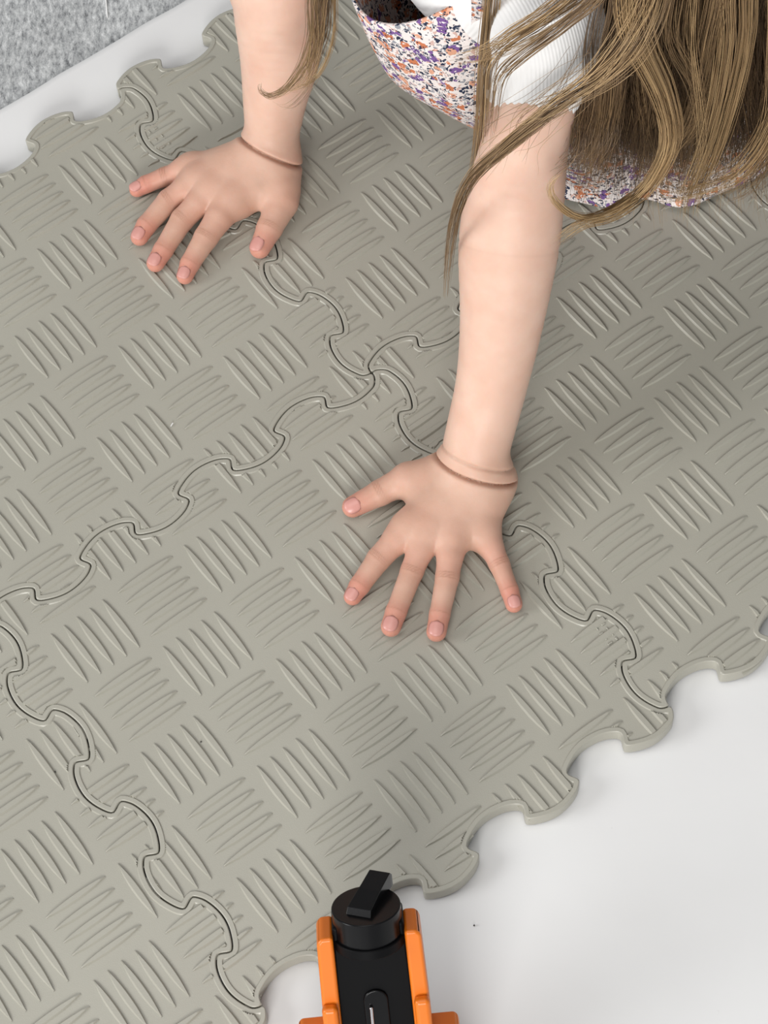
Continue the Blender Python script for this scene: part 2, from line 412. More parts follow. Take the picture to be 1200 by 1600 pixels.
def catmull(pts, n):
    pts = np.array(pts); m = len(pts)-1; out = []
    for q in np.linspace(0, m, n):
        k = min(int(q), m-1); f_ = q-k
        p0 = pts[k-1] if k > 0 else 2*pts[0]-pts[1]; p1, p2 = pts[k], pts[k+1]; p3 = pts[k+2] if k+2 <= m else 2*pts[m]-pts[m-1]
        out.append(.5*((2*p1)+(-p0+p2)*f_+(2*p0-5*p1+4*p2-p3)*f_**2+(-p0+3*p1-3*p2+p3)*f_**3))
    return np.array(out)
def arm(spec):
    """forearm, hand and fingers of one arm; spec gives joints in cm"""
    allp = np.array([p_ for f_ in spec['fingers'] for p_, _ in f_]+[p_ for p_, _ in spec['arm']])
    F_ = Field(allp.min(0)-4.2, np.minimum(allp.max(0)+4.2, [99, 99, spec['ztop']]), .085)
    D = np.full(F_.n, 9.0, np.float32)
    for (a_, b_, r0, r1, k, fz) in spec['palm']: add_cap(F_, D, a_, b_, r0, r1, k, fz)
    ar = spec['arm']
    cp = catmull(np.array([list(q)+[r_] for q, r_ in ar]), 40); E_ = np.full(F_.n, 9.0, np.float32)
    for i in range(39): add_cap(F_, E_, cp[i][:3], cp[i+1][:3], cp[i][3], cp[i+1][3], 0)
    D = smin(D, E_, 1.0)
    palm = D.copy(); out = D.copy()
    for f_ in spec['fingers']:
        E_ = np.full(F_.n, 9.0, np.float32)
        for i in range(len(f_)-1): add_cap(F_, E_, f_[i][0], f_[i+1][0], f_[i][1], f_[i+1][1], .16)
        lo = np.min([q for q, _ in f_], 0)-2.5; hi = np.max([q for q, _ in f_], 0)+2.5; sl, X, Y_, Z = F_.win(lo, hi)
        out[sl] = np.minimum(out[sl], smin(palm[sl], E_[sl], .75))
    D = out
    for (c_, n__, w_, dep, rad) in spec['grooves']:
        sl, X, Y_, Z = F_.win(c_-rad-.6, c_+rad+.6)
        pl = (X-c_[0])*n__[0]+(Y_-c_[1])*n__[1]+(Z-c_[2])*n__[2]; rr_ = np.sqrt((X-c_[0])**2+(Y_-c_[1])**2+(Z-c_[2])**2)
        D[sl] += (dep*np.exp(-(pl/w_)**2)*np.clip((rad-rr_)/.5, 0, 1)).astype(np.float32)
    Z = F_.ax[2][None, None, :]
    D = np.maximum(D, (.045-Z).astype(np.float32))          # pressed flat on the foam
    V, Q = surface_nets(F_, D)
    return F_, D, V, Q

def plane3(p1, p2, p3):
    n_ = np.cross(p2-p1, p3-p1); return n_/np.linalg.norm(n_)
def axis(a_, b_): v = b_-a_; return v/np.linalg.norm(v)
SHL = at(850, 40, 29.0); SHR = A(3.2, 24.0, 29.5)
# --- child's left arm (right in the photo)
def fing(pts, r):          # px joints with heights -> centre points
    return [(at(x_, y_, z_), q) for (x_, y_, z_), q in zip(pts, r)]
elL = at(795, 385, 15.0); wrL = at(741, 716, 3.1)
mc = dict(i=at(640, 826, 1.25), m=at(667, 832, 1.45), r=at(708, 838, 1.4), p=at(752, 832, 1.1))
wl = at(745, 752, 1.9)
fl_left = [
    fing([(668, 760, 1.3), (632, 750, 1.15), (594, 770, .85), (551, 792, .62)], [1.15, .95, .83, .68]),
    fing([(643, 822, 1.3), (617, 846, 1.2), (592, 873, .92), (562, 915, .66), (551, 932, .54)], [.92, .86, .76, .64, .56]),
    fing([(669, 830, 1.45), (656, 862, 1.25), (644, 892, .98), (619, 956, .70), (611, 979, .60)], [.92, .82, .72, .65, .64]),
    fing([(706, 836, 1.4), (703, 870, 1.25), (699, 902, .98), (687, 960, .70), (682, 987, .60)], [.90, .82, .74, .64, .63]),
    fing([(755, 830, 1.1), (769, 858, 1.0), (780, 881, .82), (796, 922, .60), (803, 944, .52)], [.86, .74, .65, .56, .54])]
fa = axis(wrL, elL)
left = dict(ztop=27.0, fingers=fl_left,
    palm=[(wl+A(-1.3, 0, 0), mc['i'], 1.35, 1.02, .9, 1.0), (wl+A(-.5, 0, .25), mc['m'], 1.5, 1.0, .9, 1.0), (wl+A(.6, 0, .2), mc['r'], 1.5, .98, .9, 1.0),
          (wl+A(1.2, 0, -.2), mc['p'], 1.3, .95, .9, 1.0), (at(712, 738, 1.7), at(660, 770, 1.2), 1.35, 1.15, 1.0, 1.0), (at(716, 728, 2.0), at(648, 746, 1.3), 1.25, .98, .8, 1.0), (mc['i'], mc['p'], .95, .85, .8, 1.0)],
    arm=[(wl+A(0.05, -.1, .1), 1.9), (wrL, 2.08), (at(768, 600, 7.0), 2.22), (at(784, 500, 10.8), 2.55), (elL, 3.0), (at(805, 310, 17.9), 2.9), (at(825, 200, 22.3), 2.5), (SHL, 2.9)],
    grooves=[(at(737, 745, 4.4)+A(0, .9, -1.2), plane3(at(678, 703, 3.3), at(737, 747, 4.5), at(796, 744, 2.6)), .10, .40, 3.3), (at(742, 722, 4.9)+A(0, .9, -1.2), plane3(at(690, 688, 3.8), at(740, 727, 5.0), at(798, 730, 3.2)), .09, .13, 3.0),
             (at(795, 380, 15), axis(elL, SHL+A(0, 5, -3)), .16, .05, 3.3)])
# --- child's right arm (left in the photo)
elR = at(441, -70, 14.5); wrR = at(424, 214, 2.9)
mcr = dict(i=at(362, 312, 1.3), m=at(331, 296, 1.5), r=at(308, 281, 1.4), p=at(300, 262, 1.1))
wr2 = at(415, 250, 1.9)
fl_right = [
    fing([(440, 268, 1.5), (441, 318, 1.2), (421, 357, .9), (406, 388, .64)], [1.2, 1.06, .88, .70]),
    fing([(364, 310, 1.3), (342, 341, 1.25), (322, 371, .98), (297, 412, .68), (289, 431, .55)], [.98, .94, .82, .66, .58]),
    fing([(331, 297, 1.5), (309, 319, 1.3), (285, 343, 1.0), (255, 391, .70), (243, 411, .58)], [.94, .88, .80, .67, .62]),
    fing([(308, 283, 1.4), (287, 297, 1.25), (264, 313, .98), (229, 352, .70), (218, 370, .58)], [.92, .86, .78, .68, .62]),
    fing([(301, 263, 1.1), (281, 269, 1.0), (258, 276, .82), (228, 288, .60), (214, 296, .5)], [.84, .76, .66, .60, .54])]
right = dict(ztop=24.0, fingers=fl_right,
    palm=[(wr2+A(.9, 0, -.1), mcr['i'], 1.5, 1.1, .9, 1.0), (wr2, mcr['m'], 1.5, 1.02, .9, 1.0), (wr2+A(-.7, .2, .1), mcr['r'], 1.5, 1.0, .9, 1.0),
          (wr2+A(-1.3, .4, -.2), mcr['p'], 1.3, .9, .9, 1.0), (at(420, 250, 1.7), at(436, 296, 1.3), 1.5, 1.3, 1.0, 1.0), (at(400, 300, 1.3), at(380, 318, 1.1), 1.1, .9, .9, 1.0), (mcr['i'], mcr['p'], .95, .8, .8, 1.0)],
    arm=[(wr2+A(0.1, .3, .2), 1.75), (wrR, 1.82), (at(430, 150, 5.6), 2.2), (at(437, 90, 8.2), 2.65), (at(438, 0, 11.8), 3.15), (elR, 3.2), (SHR, 2.9)],
    grooves=[(at(415, 238, 4.2)+A(0, .9, -1.2), plane3(at(377, 204, 3.1), at(414, 238, 4.3), at(464, 254, 2.7)), .10, .38, 3.1)])

TP = np.vstack([f_[-1][0] for f_ in fl_left+fl_right]); KN = np.vstack([f_[2][0] for f_ in fl_left[1:]+fl_right[1:]]); MC = np.vstack([f_[1][0] for f_ in fl_left[1:]+fl_right[1:]])
DI = np.vstack([f_[3][0] for f_ in fl_left[1:]+fl_right[1:]]+[f_[2][0] for f_ in (fl_left[0], fl_right[0])])
def skin_attrs(V, specs):
    fl_ = np.zeros(len(V)); cr_ = np.zeros(len(V))
    def near(P_, r_):
        o_ = np.zeros(len(V))
        for q in P_: o_ = np.maximum(o_, np.exp(-(((V-q)**2).sum(1))/r_**2))
        return o_
    fl_ = .80*near(TP, 1.25)+.30*near(KN, .95)+.25*near(MC, 1.3)+.25*near(DI, .9)
    for sp in specs:                                        # blood-flushed palms and finger backs
        for f_ in sp['fingers']:
            for q, _ in f_: fl_ = np.maximum(fl_, .20*np.exp(-(((V-q)**2).sum(1))/1.6**2))
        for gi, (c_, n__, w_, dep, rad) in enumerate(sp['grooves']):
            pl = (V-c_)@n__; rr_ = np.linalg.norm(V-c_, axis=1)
            cr_ = np.maximum(cr_, (min(1, dep*2.0))*.62*np.exp(-(pl/.10)**2)*(rr_ < rad+.2))  # shade of the skin folds painted along the grooves
        # finger joint wrinkles: their shade painted as dark cross lines, no grooves cut
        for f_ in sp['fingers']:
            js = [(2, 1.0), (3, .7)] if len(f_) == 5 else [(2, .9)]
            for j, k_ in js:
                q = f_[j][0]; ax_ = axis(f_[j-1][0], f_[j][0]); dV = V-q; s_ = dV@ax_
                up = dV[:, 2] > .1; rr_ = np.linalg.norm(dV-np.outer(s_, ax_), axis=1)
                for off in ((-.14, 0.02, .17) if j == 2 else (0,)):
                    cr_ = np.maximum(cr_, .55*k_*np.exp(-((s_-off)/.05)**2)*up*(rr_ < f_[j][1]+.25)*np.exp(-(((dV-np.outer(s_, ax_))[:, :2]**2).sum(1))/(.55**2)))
    ta_ = np.zeros(len(V))  # darker hands: their own tan, plus some shade put into the colour
    for sp in specs:
        for f_ in sp['fingers']:
            for q, _ in f_: ta_ = np.maximum(ta_, .75*np.exp(-(((V-q)**2).sum(1))/2.2**2))
        for (a_, b_, *_r) in sp['palm']:
            for q in (a_, (a_+b_)/2, b_): ta_ = np.maximum(ta_, .75*np.exp(-(((V-q)**2).sum(1))/2.6**2))
    for q in np.vstack([KN, MC]): ta_ = np.maximum(ta_, .95*np.exp(-(((V-q)**2).sum(1))/.95**2))
    return np.clip(fl_, 0, .95), np.clip(cr_, 0, 1), np.clip(ta_, 0, 1)

print('arms'); FL, DL, VL, QL = arm(left); FR, DR, VR, QR = arm(right)
# --- torso, head, legs (coarser, mostly clothed)
def body_pt(s_, l_, z_): return A(7+.92*s_+.39*l_, 14+.39*s_-.92*l_, z_)
HC = body_pt(-4.5, 0.5, 40.5)
Fb = Field((-14, -2, -1), (56, 48, 52), .35); Db = Fb.D
pel = body_pt(19, 0, 13.5)
add_cap(Fb, Db, body_pt(1.5, -5.5, 26.3), body_pt(1.5, 5.5, 26.3), 3.4, 3.4, 1.5)
add_cap(Fb, Db, body_pt(3.5, -2.5, 24), body_pt(3.5, 2.5, 24), 5.6, 5.6, 2)
add_cap(Fb, Db, body_pt(3.5, 0, 24), body_pt(12, 0, 18.5), 6.4, 6.2, 2)
add_cap(Fb, Db, body_pt(12, 0, 18.5), pel, 6.4, 7.2, 2)
add_cap(Fb, Db, body_pt(-.5, 0, 29), HC+A(1, .3, -4), 2.6, 2.6, 1.2)
add_ell(Fb, Db, HC, (7.6, 7.2, 8.0), 1.5)
fdir = A(-.80, -.34, -.50); fdir /= np.linalg.norm(fdir)
fup = A(-.46, -.2, .86); fup -= fdir*(fup@fdir); fup /= np.linalg.norm(fup); fsd = np.cross(fdir, fup)
add_ell(Fb, Db, HC+fdir*2.2-fup*3.0, (5.2, 5.2, 5.2), 2.0)
add_cap(Fb, Db, HC+fdir*7.3, HC+fdir*8.0-fup*1.3, .5, .75, .6)          # nose
for sd in (-1, 1):
    add_cap(Fb, Db, HC+fsd*sd*7.2-fup*.5, HC+fsd*sd*7.5-fup*2.0-fdir*.3, .7, .5, .4)   # ears
    add_ell(Fb, Db, HC+fdir*5.3-fup*2.7+fsd*sd*2.7, (1.9, 1.9, 1.9), 1.0)                   # cheeks
    kn = body_pt(12.5, 4.0*sd-.6, 3.4); an = body_pt(27, 5.0*sd-.6, 2.4)
    add_cap(Fb, Db, pel+A(*(body_pt(0, 3.6*sd, 0)-body_pt(0, 0, 0))), kn, 4.6, 3.0, 1.6)
    add_cap(Fb, Db, kn, an, 2.9, 2.0, 1.0); add_cap(Fb, Db, an, body_pt(31.5, 5.0*sd-.6, 1.2), 1.9, 1.2, .8)
add_cap(Fb, Db, HC+fdir*7.1-fup*3.7-fsd*1.1, HC+fdir*7.1-fup*3.7+fsd*1.1, .5, .5, .4)      # lips
Zb = Fb.ax[2][None, None, :]; Db[:] = np.maximum(Db, (.05-Zb).astype(np.float32))
for c_ in (SHL, SHR):
    add_ell(Fb, Db, c_, (2.9, 2.9, 2.9), .8)
VB, QB = surface_nets(Fb, Db)
person = empty('person', body_pt(14, 0, 0))
tag(person, 'child leaning on both hands, long light brown hair, white tee and floral dress', 'person')
PL = np.array(person.location)/S
V = np.vstack([VL, VR, VB]); Q = np.vstack([QL, QR+len(VL), QB+len(VL)+len(VR)])
f_, c_, t__ = skin_attrs(V, [left, right])
for q_ in (-1.1, -.4, .4, 1.1):
    f_ = np.maximum(f_, .95*np.exp(-(((V-(HC+fdir*7.4-fup*3.7+fsd*q_))**2).sum(1))/.75**2))
# faint pink line inside the left elbow
ec = at(795, 380, 15); 
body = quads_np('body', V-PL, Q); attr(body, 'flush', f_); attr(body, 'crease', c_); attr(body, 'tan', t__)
bo = link('body', body, M_skin, person)
sm = bo.modifiers.new('smooth', 'SMOOTH'); sm.factor = .5; sm.iterations = 3

# eyes (under the hair, out of the photo)
M_eye = mat('eye', (.7, .68, .66), .15); M_iris = mat('iris', (.07, .04, .022), .12)
for sd in (-1, 1):
    bm = bmesh.new(); bmesh.ops.create_uvsphere(bm, u_segments=20, v_segments=12, radius=.95*S); me = bpy.data.meshes.new('eye'); bm.to_mesh(me); bm.free()
    for p_ in me.polygons: p_.use_smooth = True
    ep = HC+fdir*6.55+fsd*sd*2.5-fup*.4
    eo = link('eye', me, M_eye, person, ep-PL)
    bm = bmesh.new(); bmesh.ops.create_uvsphere(bm, u_segments=20, v_segments=12, radius=.52*S); me = bpy.data.meshes.new('iris'); bm.to_mesh(me); bm.free()
    for p_ in me.polygons: p_.use_smooth = True
    link('iris', me, M_iris, eo, fdir*.50-fup*.15)

# nails
def nail(tip, prev, r_, lift=0.0, roll=0.0):
    ax_ = axis(prev, tip); up = A(0, 0, 1)-ax_*ax_[2]; up /= np.linalg.norm(up); sd_ = np.cross(ax_, up)
    if roll: up, sd_ = up*math.cos(roll)+sd_*math.sin(roll), sd_*math.cos(roll)-up*math.sin(roll)
    G = np.zeros((9, 9, 3)); G2 = G.copy()
    for i, s_ in enumerate(np.linspace(-1, 1, 9)):
        for j, t_ in enumerate(np.linspace(-1, 1, 9)):
            wv = math.sqrt(max(0, 1-abs(s_)**3.2))*.94+.06; th = t_*wv*math.radians(44)
            along = s_*.43*r_/.55+.02; rr_ = r_*1.045-max(0, along)**2*.42
            G[i, j] = tip+ax_*along+(up*math.cos(th)+sd_*math.sin(th))*(rr_+lift)
    return G
for hand in (fl_left, fl_right):
    for k, f_ in enumerate(hand):
        roll = 0
        if k == 0: roll = -.35 if hand is fl_left else .25
        G = nail(f_[-1][0], f_[-2][0], f_[-1][1]-.012, 0, roll)
        o = link('fingernail', grid('fingernail', G-PL), M_nail, bo)
        so = o.modifiers.new('solid', 'SOLIDIFY'); so.thickness = .0004; so.offset = -1

# --- white tee: torso shell plus short sleeves
Fs = Field((-10, -4, 10), (26, 32, 36), .16); Ds = Fs.D
add_cap(Fs, Ds, body_pt(1.5, -5.5, 26.3), body_pt(1.5, 5.5, 26.3), 3.7, 3.7, 1.5)
add_cap(Fs, Ds, body_pt(3.5, -2.5, 24), body_pt(3.5, 2.5, 24), 6.0, 6.0, 2)
add_cap(Fs, Ds, body_pt(3.5, 0, 24), body_pt(10, 0, 19.8), 6.7, 6.4, 2)
for i, (sh, lo_, r0, r1) in enumerate([(SHL, at(836, 120, 25.2), 3.4, 2.72), (SHR, elR+.45*(SHR-elR), 3.4, 3.5)]):
    ax_ = axis(sh, lo_); E_ = np.full(Fs.n, 9.0, np.float32); add_cap(Fs, E_, sh, lo_+ax_*3.0, r0, r1, .0)
    sl, X, Y_, Z = Fs.win(np.minimum(sh, lo_)-6, np.maximum(sh, lo_)+6)
    s_ = (X-lo_[0])*ax_[0]+(Y_-lo_[1])*ax_[1]+(Z-lo_[2])*ax_[2]
    ang = np.arctan2(Y_-lo_[1], X-lo_[0])+0*Z
    cut = s_-.85-.14*np.sin(ang*7)-.10*np.sin(ang*13+1)
    E_[sl] = np.maximum(E_[sl]+.05*np.sin(ang*40)*(s_ > -1.2), cut*.7).astype(np.float32)
    Ds[:] = smin(Ds, E_, .5)
VS, QS = surface_nets(Fs, Ds)
ts = link('t_shirt', quads_np('t_shirt', VS-PL, QS), M_shirt, person)
sm = ts.modifiers.new('smooth', 'SMOOTH'); sm.factor = .5; sm.iterations = 4

# --- floral pinafore: rings from the neckline down to the hem spread on the foam
rings = [  # centre s, semi s, centre l, semi l, z front, z back, power
    (1.5, 7.5, -.6, 6.7, 21.6, 31.5, 2.0), (1.8, 7.5, -.5, 7.0, 20.0, 30.0, 2.0), (2.9, 7.8, -.3, 7.3, 17.0, 28.0, 2.0), (4.8, 8.5, -.2, 7.5, 13.9, 25.0, 2.1), (9.6, 10.3, 0, 8.2, 9.8, 21.0, 2.2),
    (13.6, 11.8, -.1, 8.6, 6.8, 17.0, 2.3), (17.2, 13.0, -.3, 9.2, 3.8, 11.0, 2.4), (20, 14.6, -.5, 9.7, 1.4, 4.0, 2.4), (20.5, 15.4, -.6, 10.1, .35, .35, 2.4)]
RN = 160; R_ = []
for k, (cs, ss, cl, sl_, zf, zb, pw) in enumerate(rings):
    ring = []
    for i in range(RN):
        th = 2*math.pi*i/RN; c0, s0 = math.cos(th), math.sin(th)
        ex = 2/pw; cx = -math.copysign(abs(c0)**ex, c0); sy = math.copysign(abs(s0)**ex, s0)
        amp = (.03, .10, .20, .30, .4, .5, .6, .7, .7)[k]*(1 if k else 0)
        fold = amp*(math.sin(th*9+.4*k)*.6+math.sin(th*17+1.3)*.3)
        s_ = cs+cx*(ss+fold); l_ = cl+sy*(sl_+fold); fr = (1-cx)/2
        z_ = zf*fr+zb*(1-fr)
        if k == 0: z_ += 2.2*max(0, sy)**2*fr**.5
        if k == 1: z_ += 1.2*max(0, sy)**2*fr**.5
        if k == len(rings)-1: z_ = .33+.12*math.sin(th*17)
        ring.append(body_pt(s_, l_, z_))
    R_.append(ring)
R_ = np.array(R_)
def densify(R_, m):
    n = len(R_); out = []
    for k in range(n-1):
        p0, p1, p2, p3 = R_[max(k-1, 0)], R_[k], R_[k+1], R_[min(k+2, n-1)]
        for t_ in np.linspace(0, 1, m, endpoint=False):
            out.append(.5*((2*p1)+(-p0+p2)*t_+(2*p0-5*p1+4*p2-p3)*t_**2+(-p0+3*p1-3*p2+p3)*t_**3))
    out.append(R_[-1]); return np.array(out)
RD = densify(R_, 7)
dr = link('pinafore_dress', grid('pinafore_dress', RD-PL, False, True), M_dress, person)
so = dr.modifiers.new('solid', 'SOLIDIFY'); so.thickness = .0018; so.offset = 0
# shoulder straps
def ribbon(pts, wdir, width, n=24):
    pts = np.array(pts); t_ = np.linspace(0, len(pts)-1, n); out = []
    for q in t_:
        k = min(int(q), len(pts)-2); f_ = q-k
        p0, p1, p2, p3 = pts[max(k-1, 0)], pts[k], pts[k+1], pts[min(k+2, len(pts)-1)]
        c_ = .5*((2*p1)+(-p0+p2)*f_+(2*p0-5*p1+4*p2-p3)*f_**2+(-p0+3*p1-3*p2+p3)*f_**3)
        out.append([c_+wdir*width*x_ for x_ in np.linspace(-.5, .5, 5)])
    return grid('strap', np.array(out)-PL)
sdv = A(.39, -.92, 0)*.5+A(.92, .39, 0)*.6; sdv /= np.linalg.norm(sdv)
for sg, sp_ in ((1, [at(752, 40, 24.6), at(753, 12, 27.4), at(755, -25, 30.0), body_pt(.5, 5.6, 31.6), body_pt(6, 4.6, 31.0)]), (-1, [body_pt(-4.6, -4.2, 22.0), body_pt(-4.4, -4.4, 25.5), body_pt(-3.0, -4.6, 28.8), body_pt(.5, -4.6, 31.4), body_pt(6, -4.2, 31.0)])):
    o = link('strap', ribbon(sp_, sdv, 1.15), M_dress, dr)
    so = o.modifiers.new('solid', 'SOLIDIFY'); so.thickness = .002; so.offset = 0

# ------------------------------------------------------------------ hair
HV, HQ, HT = [], [], []; hcount = 0
rng = np.random.RandomState(11)
tri = np.array([(math.cos(a_), math.sin(a_)) for a_ in (0.5, 2.6, 4.7)])
def strand(path, rad, tone):
    global hcount
    n = len(path); d_ = np.gradient(path, axis=0); d_ /= np.linalg.norm(d_, axis=1)[:, None]+1e-9
    ref = A(.3, .2, .1); a1 = np.cross(d_, ref); a1 /= np.linalg.norm(a1, axis=1)[:, None]+1e-9; a2 = np.cross(d_, a1)
    rr_ = rad*np.clip(1.15-np.linspace(0, 1, n)**4*.95, .15, 1)
    ring = path[:, None]+rr_[:, None, None]*(tri[None, :, :1]*a1[:, None]+tri[None, :, 1:]*a2[:, None])
    HV.append(ring.reshape(-1, 3)); i = np.arange(n-1)[:, None]*3; j = np.arange(3)[None]; j2 = (j+1) % 3
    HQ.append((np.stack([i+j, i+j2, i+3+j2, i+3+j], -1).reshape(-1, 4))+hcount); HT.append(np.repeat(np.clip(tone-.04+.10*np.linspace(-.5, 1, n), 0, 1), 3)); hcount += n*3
def lock(pts, n, r0, r1, tone, rad=.022, wob=.25, nseg=26, flat=.6, tail=.35):
    g = catmull(pts, nseg); t_ = np.linspace(0, 1, nseg)
    for k in range(n):
        a_ = rng.uniform(0, 2*math.pi); m_ = math.sqrt(rng.uniform(0, 1))
        off = A(math.cos(a_)*m_, math.sin(a_)*m_*flat, math.sin(a_)*m_*flat*.7)
        ph = rng.uniform(0, 6.28, 3); fq = rng.uniform(.7, 1.8, 3)
        wd = (r0+(r1-r0)*t_)
        wv = np.stack([np.sin(t_*6.28*fq[i]+ph[i]) for i in range(3)], 1)*wob*(t_[:, None]**1.0)
        end = 1-rng.uniform(0, tail)**1.5
        m_n = max(8, int(nseg*end)); pth = (g+off[None]*wd[:, None]+wv)[:m_n]
        strand(pth, rad*rng.uniform(.7, 1.25), np.clip(tone+rng.normal(0, .13), 0, 1))
def HP(*pts): return [at(*p_) for p_ in pts]
def root(dx, dy, dz=4):
    v = A(dx, dy, dz); return HC+v/np.linalg.norm(v)*8.4
# scalp cap: hair lying over the skull
cap = []
for k in range(110):
    a_ = rng.uniform(0, 2*math.pi); q = A(math.cos(a_), math.sin(a_), 0)
    fr_ = q@A(-.92, -.39, 0)
    top = HC+A(0, 0, 8.3)
    p1 = HC+(q*.75+A(0, 0, .66))*8.9; p2 = HC+(q+A(0, 0, .0))*9.0; p3 = HC+q*8.6+A(0, 0, -8)
    if fr_ > .35:
        sw = A(.39, -.92, 0)*(1 if q@A(.39, -.92, 0) > 0 else -1); p1 = HC+(q*.62+sw*.45+A(0, 0, .72))*8.7; p2 = HC+(q*.35+sw*.98+A(0, 0, .22))*8.6; p3 = HC+sw*9.0+A(0, 0, -7)
    lock([top, p1, p2, p3], 26, .4, 1.5, .35, .035, .15, 14)
# big curtain on the right of the photo
for k in range(118):
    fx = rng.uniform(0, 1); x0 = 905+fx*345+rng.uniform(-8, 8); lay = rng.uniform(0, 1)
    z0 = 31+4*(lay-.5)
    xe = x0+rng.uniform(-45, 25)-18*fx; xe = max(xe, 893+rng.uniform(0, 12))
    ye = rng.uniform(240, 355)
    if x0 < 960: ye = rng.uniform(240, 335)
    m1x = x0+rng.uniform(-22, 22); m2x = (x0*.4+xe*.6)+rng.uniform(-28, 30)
    tone = .04+.33*lay+rng.normal(0, .17)  # inner layers darker: depth shade put into the strand colour
    def zz(y_): return max(z0-(y_+60)/13.6*.92, 1.5+2*lay)
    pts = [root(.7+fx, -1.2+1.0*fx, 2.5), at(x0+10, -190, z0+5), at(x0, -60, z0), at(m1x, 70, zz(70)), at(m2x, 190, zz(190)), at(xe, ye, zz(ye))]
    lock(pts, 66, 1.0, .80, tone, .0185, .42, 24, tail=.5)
# wispy translucent ends low on the right
for k in range(30):
    x0 = rng.uniform(890, 960); z0 = 30; ye = rng.uniform(170, 275); xe = x0-rng.uniform(5, 38)
    pts = [at(x0, -60, z0), at(x0+5, 60, 26), at(x0+rng.uniform(-8, 12), ye-60, 23), at((x0+xe)/2, ye-15, 21.5), at(xe, ye, 21)]
    lock(pts, 9, .8, .5, .30, .018, .3, 24, tail=.4)
for k in range(60):
    x0 = rng.uniform(905, 1200); z0 = 32; ye = rng.uniform(285, 350); xe = x0+rng.uniform(-45, 35); xe = max(xe, 896)
    pts = [at(x0, -60, z0), at(x0+rng.uniform(-10, 10), 80, 24), at(x0+rng.uniform(-20, 20), 200, 16), at(xe, ye, 8.5+rng.uniform(0, 4))]
    lock(pts, 8, 1.0, .7, .30+rng.normal(0, .16), .0175, .5, 24, tail=.35)
for k in range(40):
    x0 = rng.uniform(1030, 1240); z0 = 30; ye = rng.uniform(320, 375); xe = x0+rng.uniform(-40, 20)
    pts = [at(x0, -60, z0), at(x0-10, 110, 18), at(x0-15+rng.uniform(-20, 20), 240, 9), at(xe, ye, 3.0)]
    lock(pts, 7, .9, 1.1, .62, .016, .4, 22, tail=.4)
# golden surface locks, lit highlights put into their tone
G = []
def gl(pts, n, r0, r1, tone, rad=.022, wob=.12, tail=.25, pre=True):
    q = HP(*pts)
    if pre:
        x_, y_, z_ = pts[0]; q = [HC+(q[0]-HC)/np.linalg.norm(q[0]-HC)*8.2+A(0, 0, 2.5)]+[at(x_+6, y_-130, z_+5)]+q
    lock(q, n, r0, r1, tone, rad, wob, 34, tail=tail)
gl([(935, -40, 36), (880, 12, 34.5), (820, 50, 33), (770, 78, 31.5), (700, 95, 30)], 74, 1.35, .55, .66, .022, .15, .55)
gl([(915, -45, 36.3), (850, 24, 34), (800, 58, 32), (764, 95, 31), (757, 160, 26), (750, 240, 20), (738, 300, 15)], 26, .9, .4, .55, .02, .1, .3)
gl([(772, -50, 34), (766, 20, 31), (756, 110, 27.5), (752, 190, 22), (744, 260, 17), (722, 330, 12)], 60, .55, .38, .60, .022, .10, .35)
gl([(950, -30, 37), (880, 40, 35), (820, 84, 33), (783, 120, 31), (772, 180, 27), (762, 240, 23)], 26, .6, .3, .42, .022, .12, .4)
gl([(1010, -30, 36), (985, 60, 33), (930, 120, 31.5), (870, 165, 30), (800, 222, 27.5), (740, 275, 24.5), (712, 335, 20), (700, 410, 14), (694, 485, 9)], 64, .85, .22, .40, .022, .08, .28)
gl([(1012, -30, 37), (975, 50, 34), (925, 118, 32), (880, 150, 31), (835, 178, 30), (795, 170, 29)], 18, 1.0, .7, .72, .017, .3, .6)
gl([(1030, -30, 36.4), (1000, 60, 33.5), (950, 115, 32), (880, 158, 30), (835, 190, 29), (780, 235, 27), (740, 290, 24)], 30, 1.1, .6, .68, .018, .2, .5)
gl([(975, -20, 36), (985, 60, 33), (1020, 130, 28), (1043, 200, 22.5), (1030, 265, 18), (985, 310, 16), (930, 338, 18), (893, 336, 21), (864, 310, 23), (862, 285, 24), (885, 266, 25)], 60, .8, .12, .84, .02, .06, .42)
gl([(1000, -20, 36), (1005, 60, 32.5), (1038, 140, 27), (1050, 220, 22), (1015, 290, 18.5), (960, 335, 18), (905, 352, 19.5), (858, 388, 19)], 54, .9, .35, .78, .02, .12, .25)
gl([(1150, -30, 36), (1150, 50, 31), (1135, 140, 25), (1110, 230, 18), (1080, 300, 12), (1072, 340, 9)], 80, 1.5, .7, .74, .024, .12, .3)
gl([(1125, -30, 36.5), (1108, 60, 31), (1095, 130, 25), (1070, 200, 20), (1025, 255, 16)], 40, .9, .5, .55, .02, .2, .3)
gl([(1060, -30, 36.5), (1050, 60, 31), (1085, 130, 25), (1095, 190, 21), (1060, 235, 17)], 36, .9, .5, .50, .02, .2, .3)
gl([(1230, -30, 36), (1225, 80, 30), (1210, 190, 22), (1150, 270, 16), (1060, 300, 12), (1015, 285, 11)], 44, 1.2, .6, .62, .02, .2, .3)
gl([(1260, -30, 35), (1250, 80, 29), (1225, 180, 20), (1180, 280, 12), (1120, 310, 9)], 46, 1.5, .8, .5, .022, .2, .3)
gl([(1085, -30, 37), (1080, 70, 31), (1092, 180, 24), (1095, 280, 16)], 14, .5, .4, .75, .018, .15, .2)
gl([(960, -20, 36), (940, 70, 31), (935, 160, 25), (915, 215, 22), (893, 225, 22)], 50, 1.2, .8, .30, .024, .2, .4)
gl([(985, -20, 36), (960, 90, 30), (950, 180, 24), (930, 255, 19), (900, 330, 15)], 46, 1.2, .6, .42, .022, .25, .4)
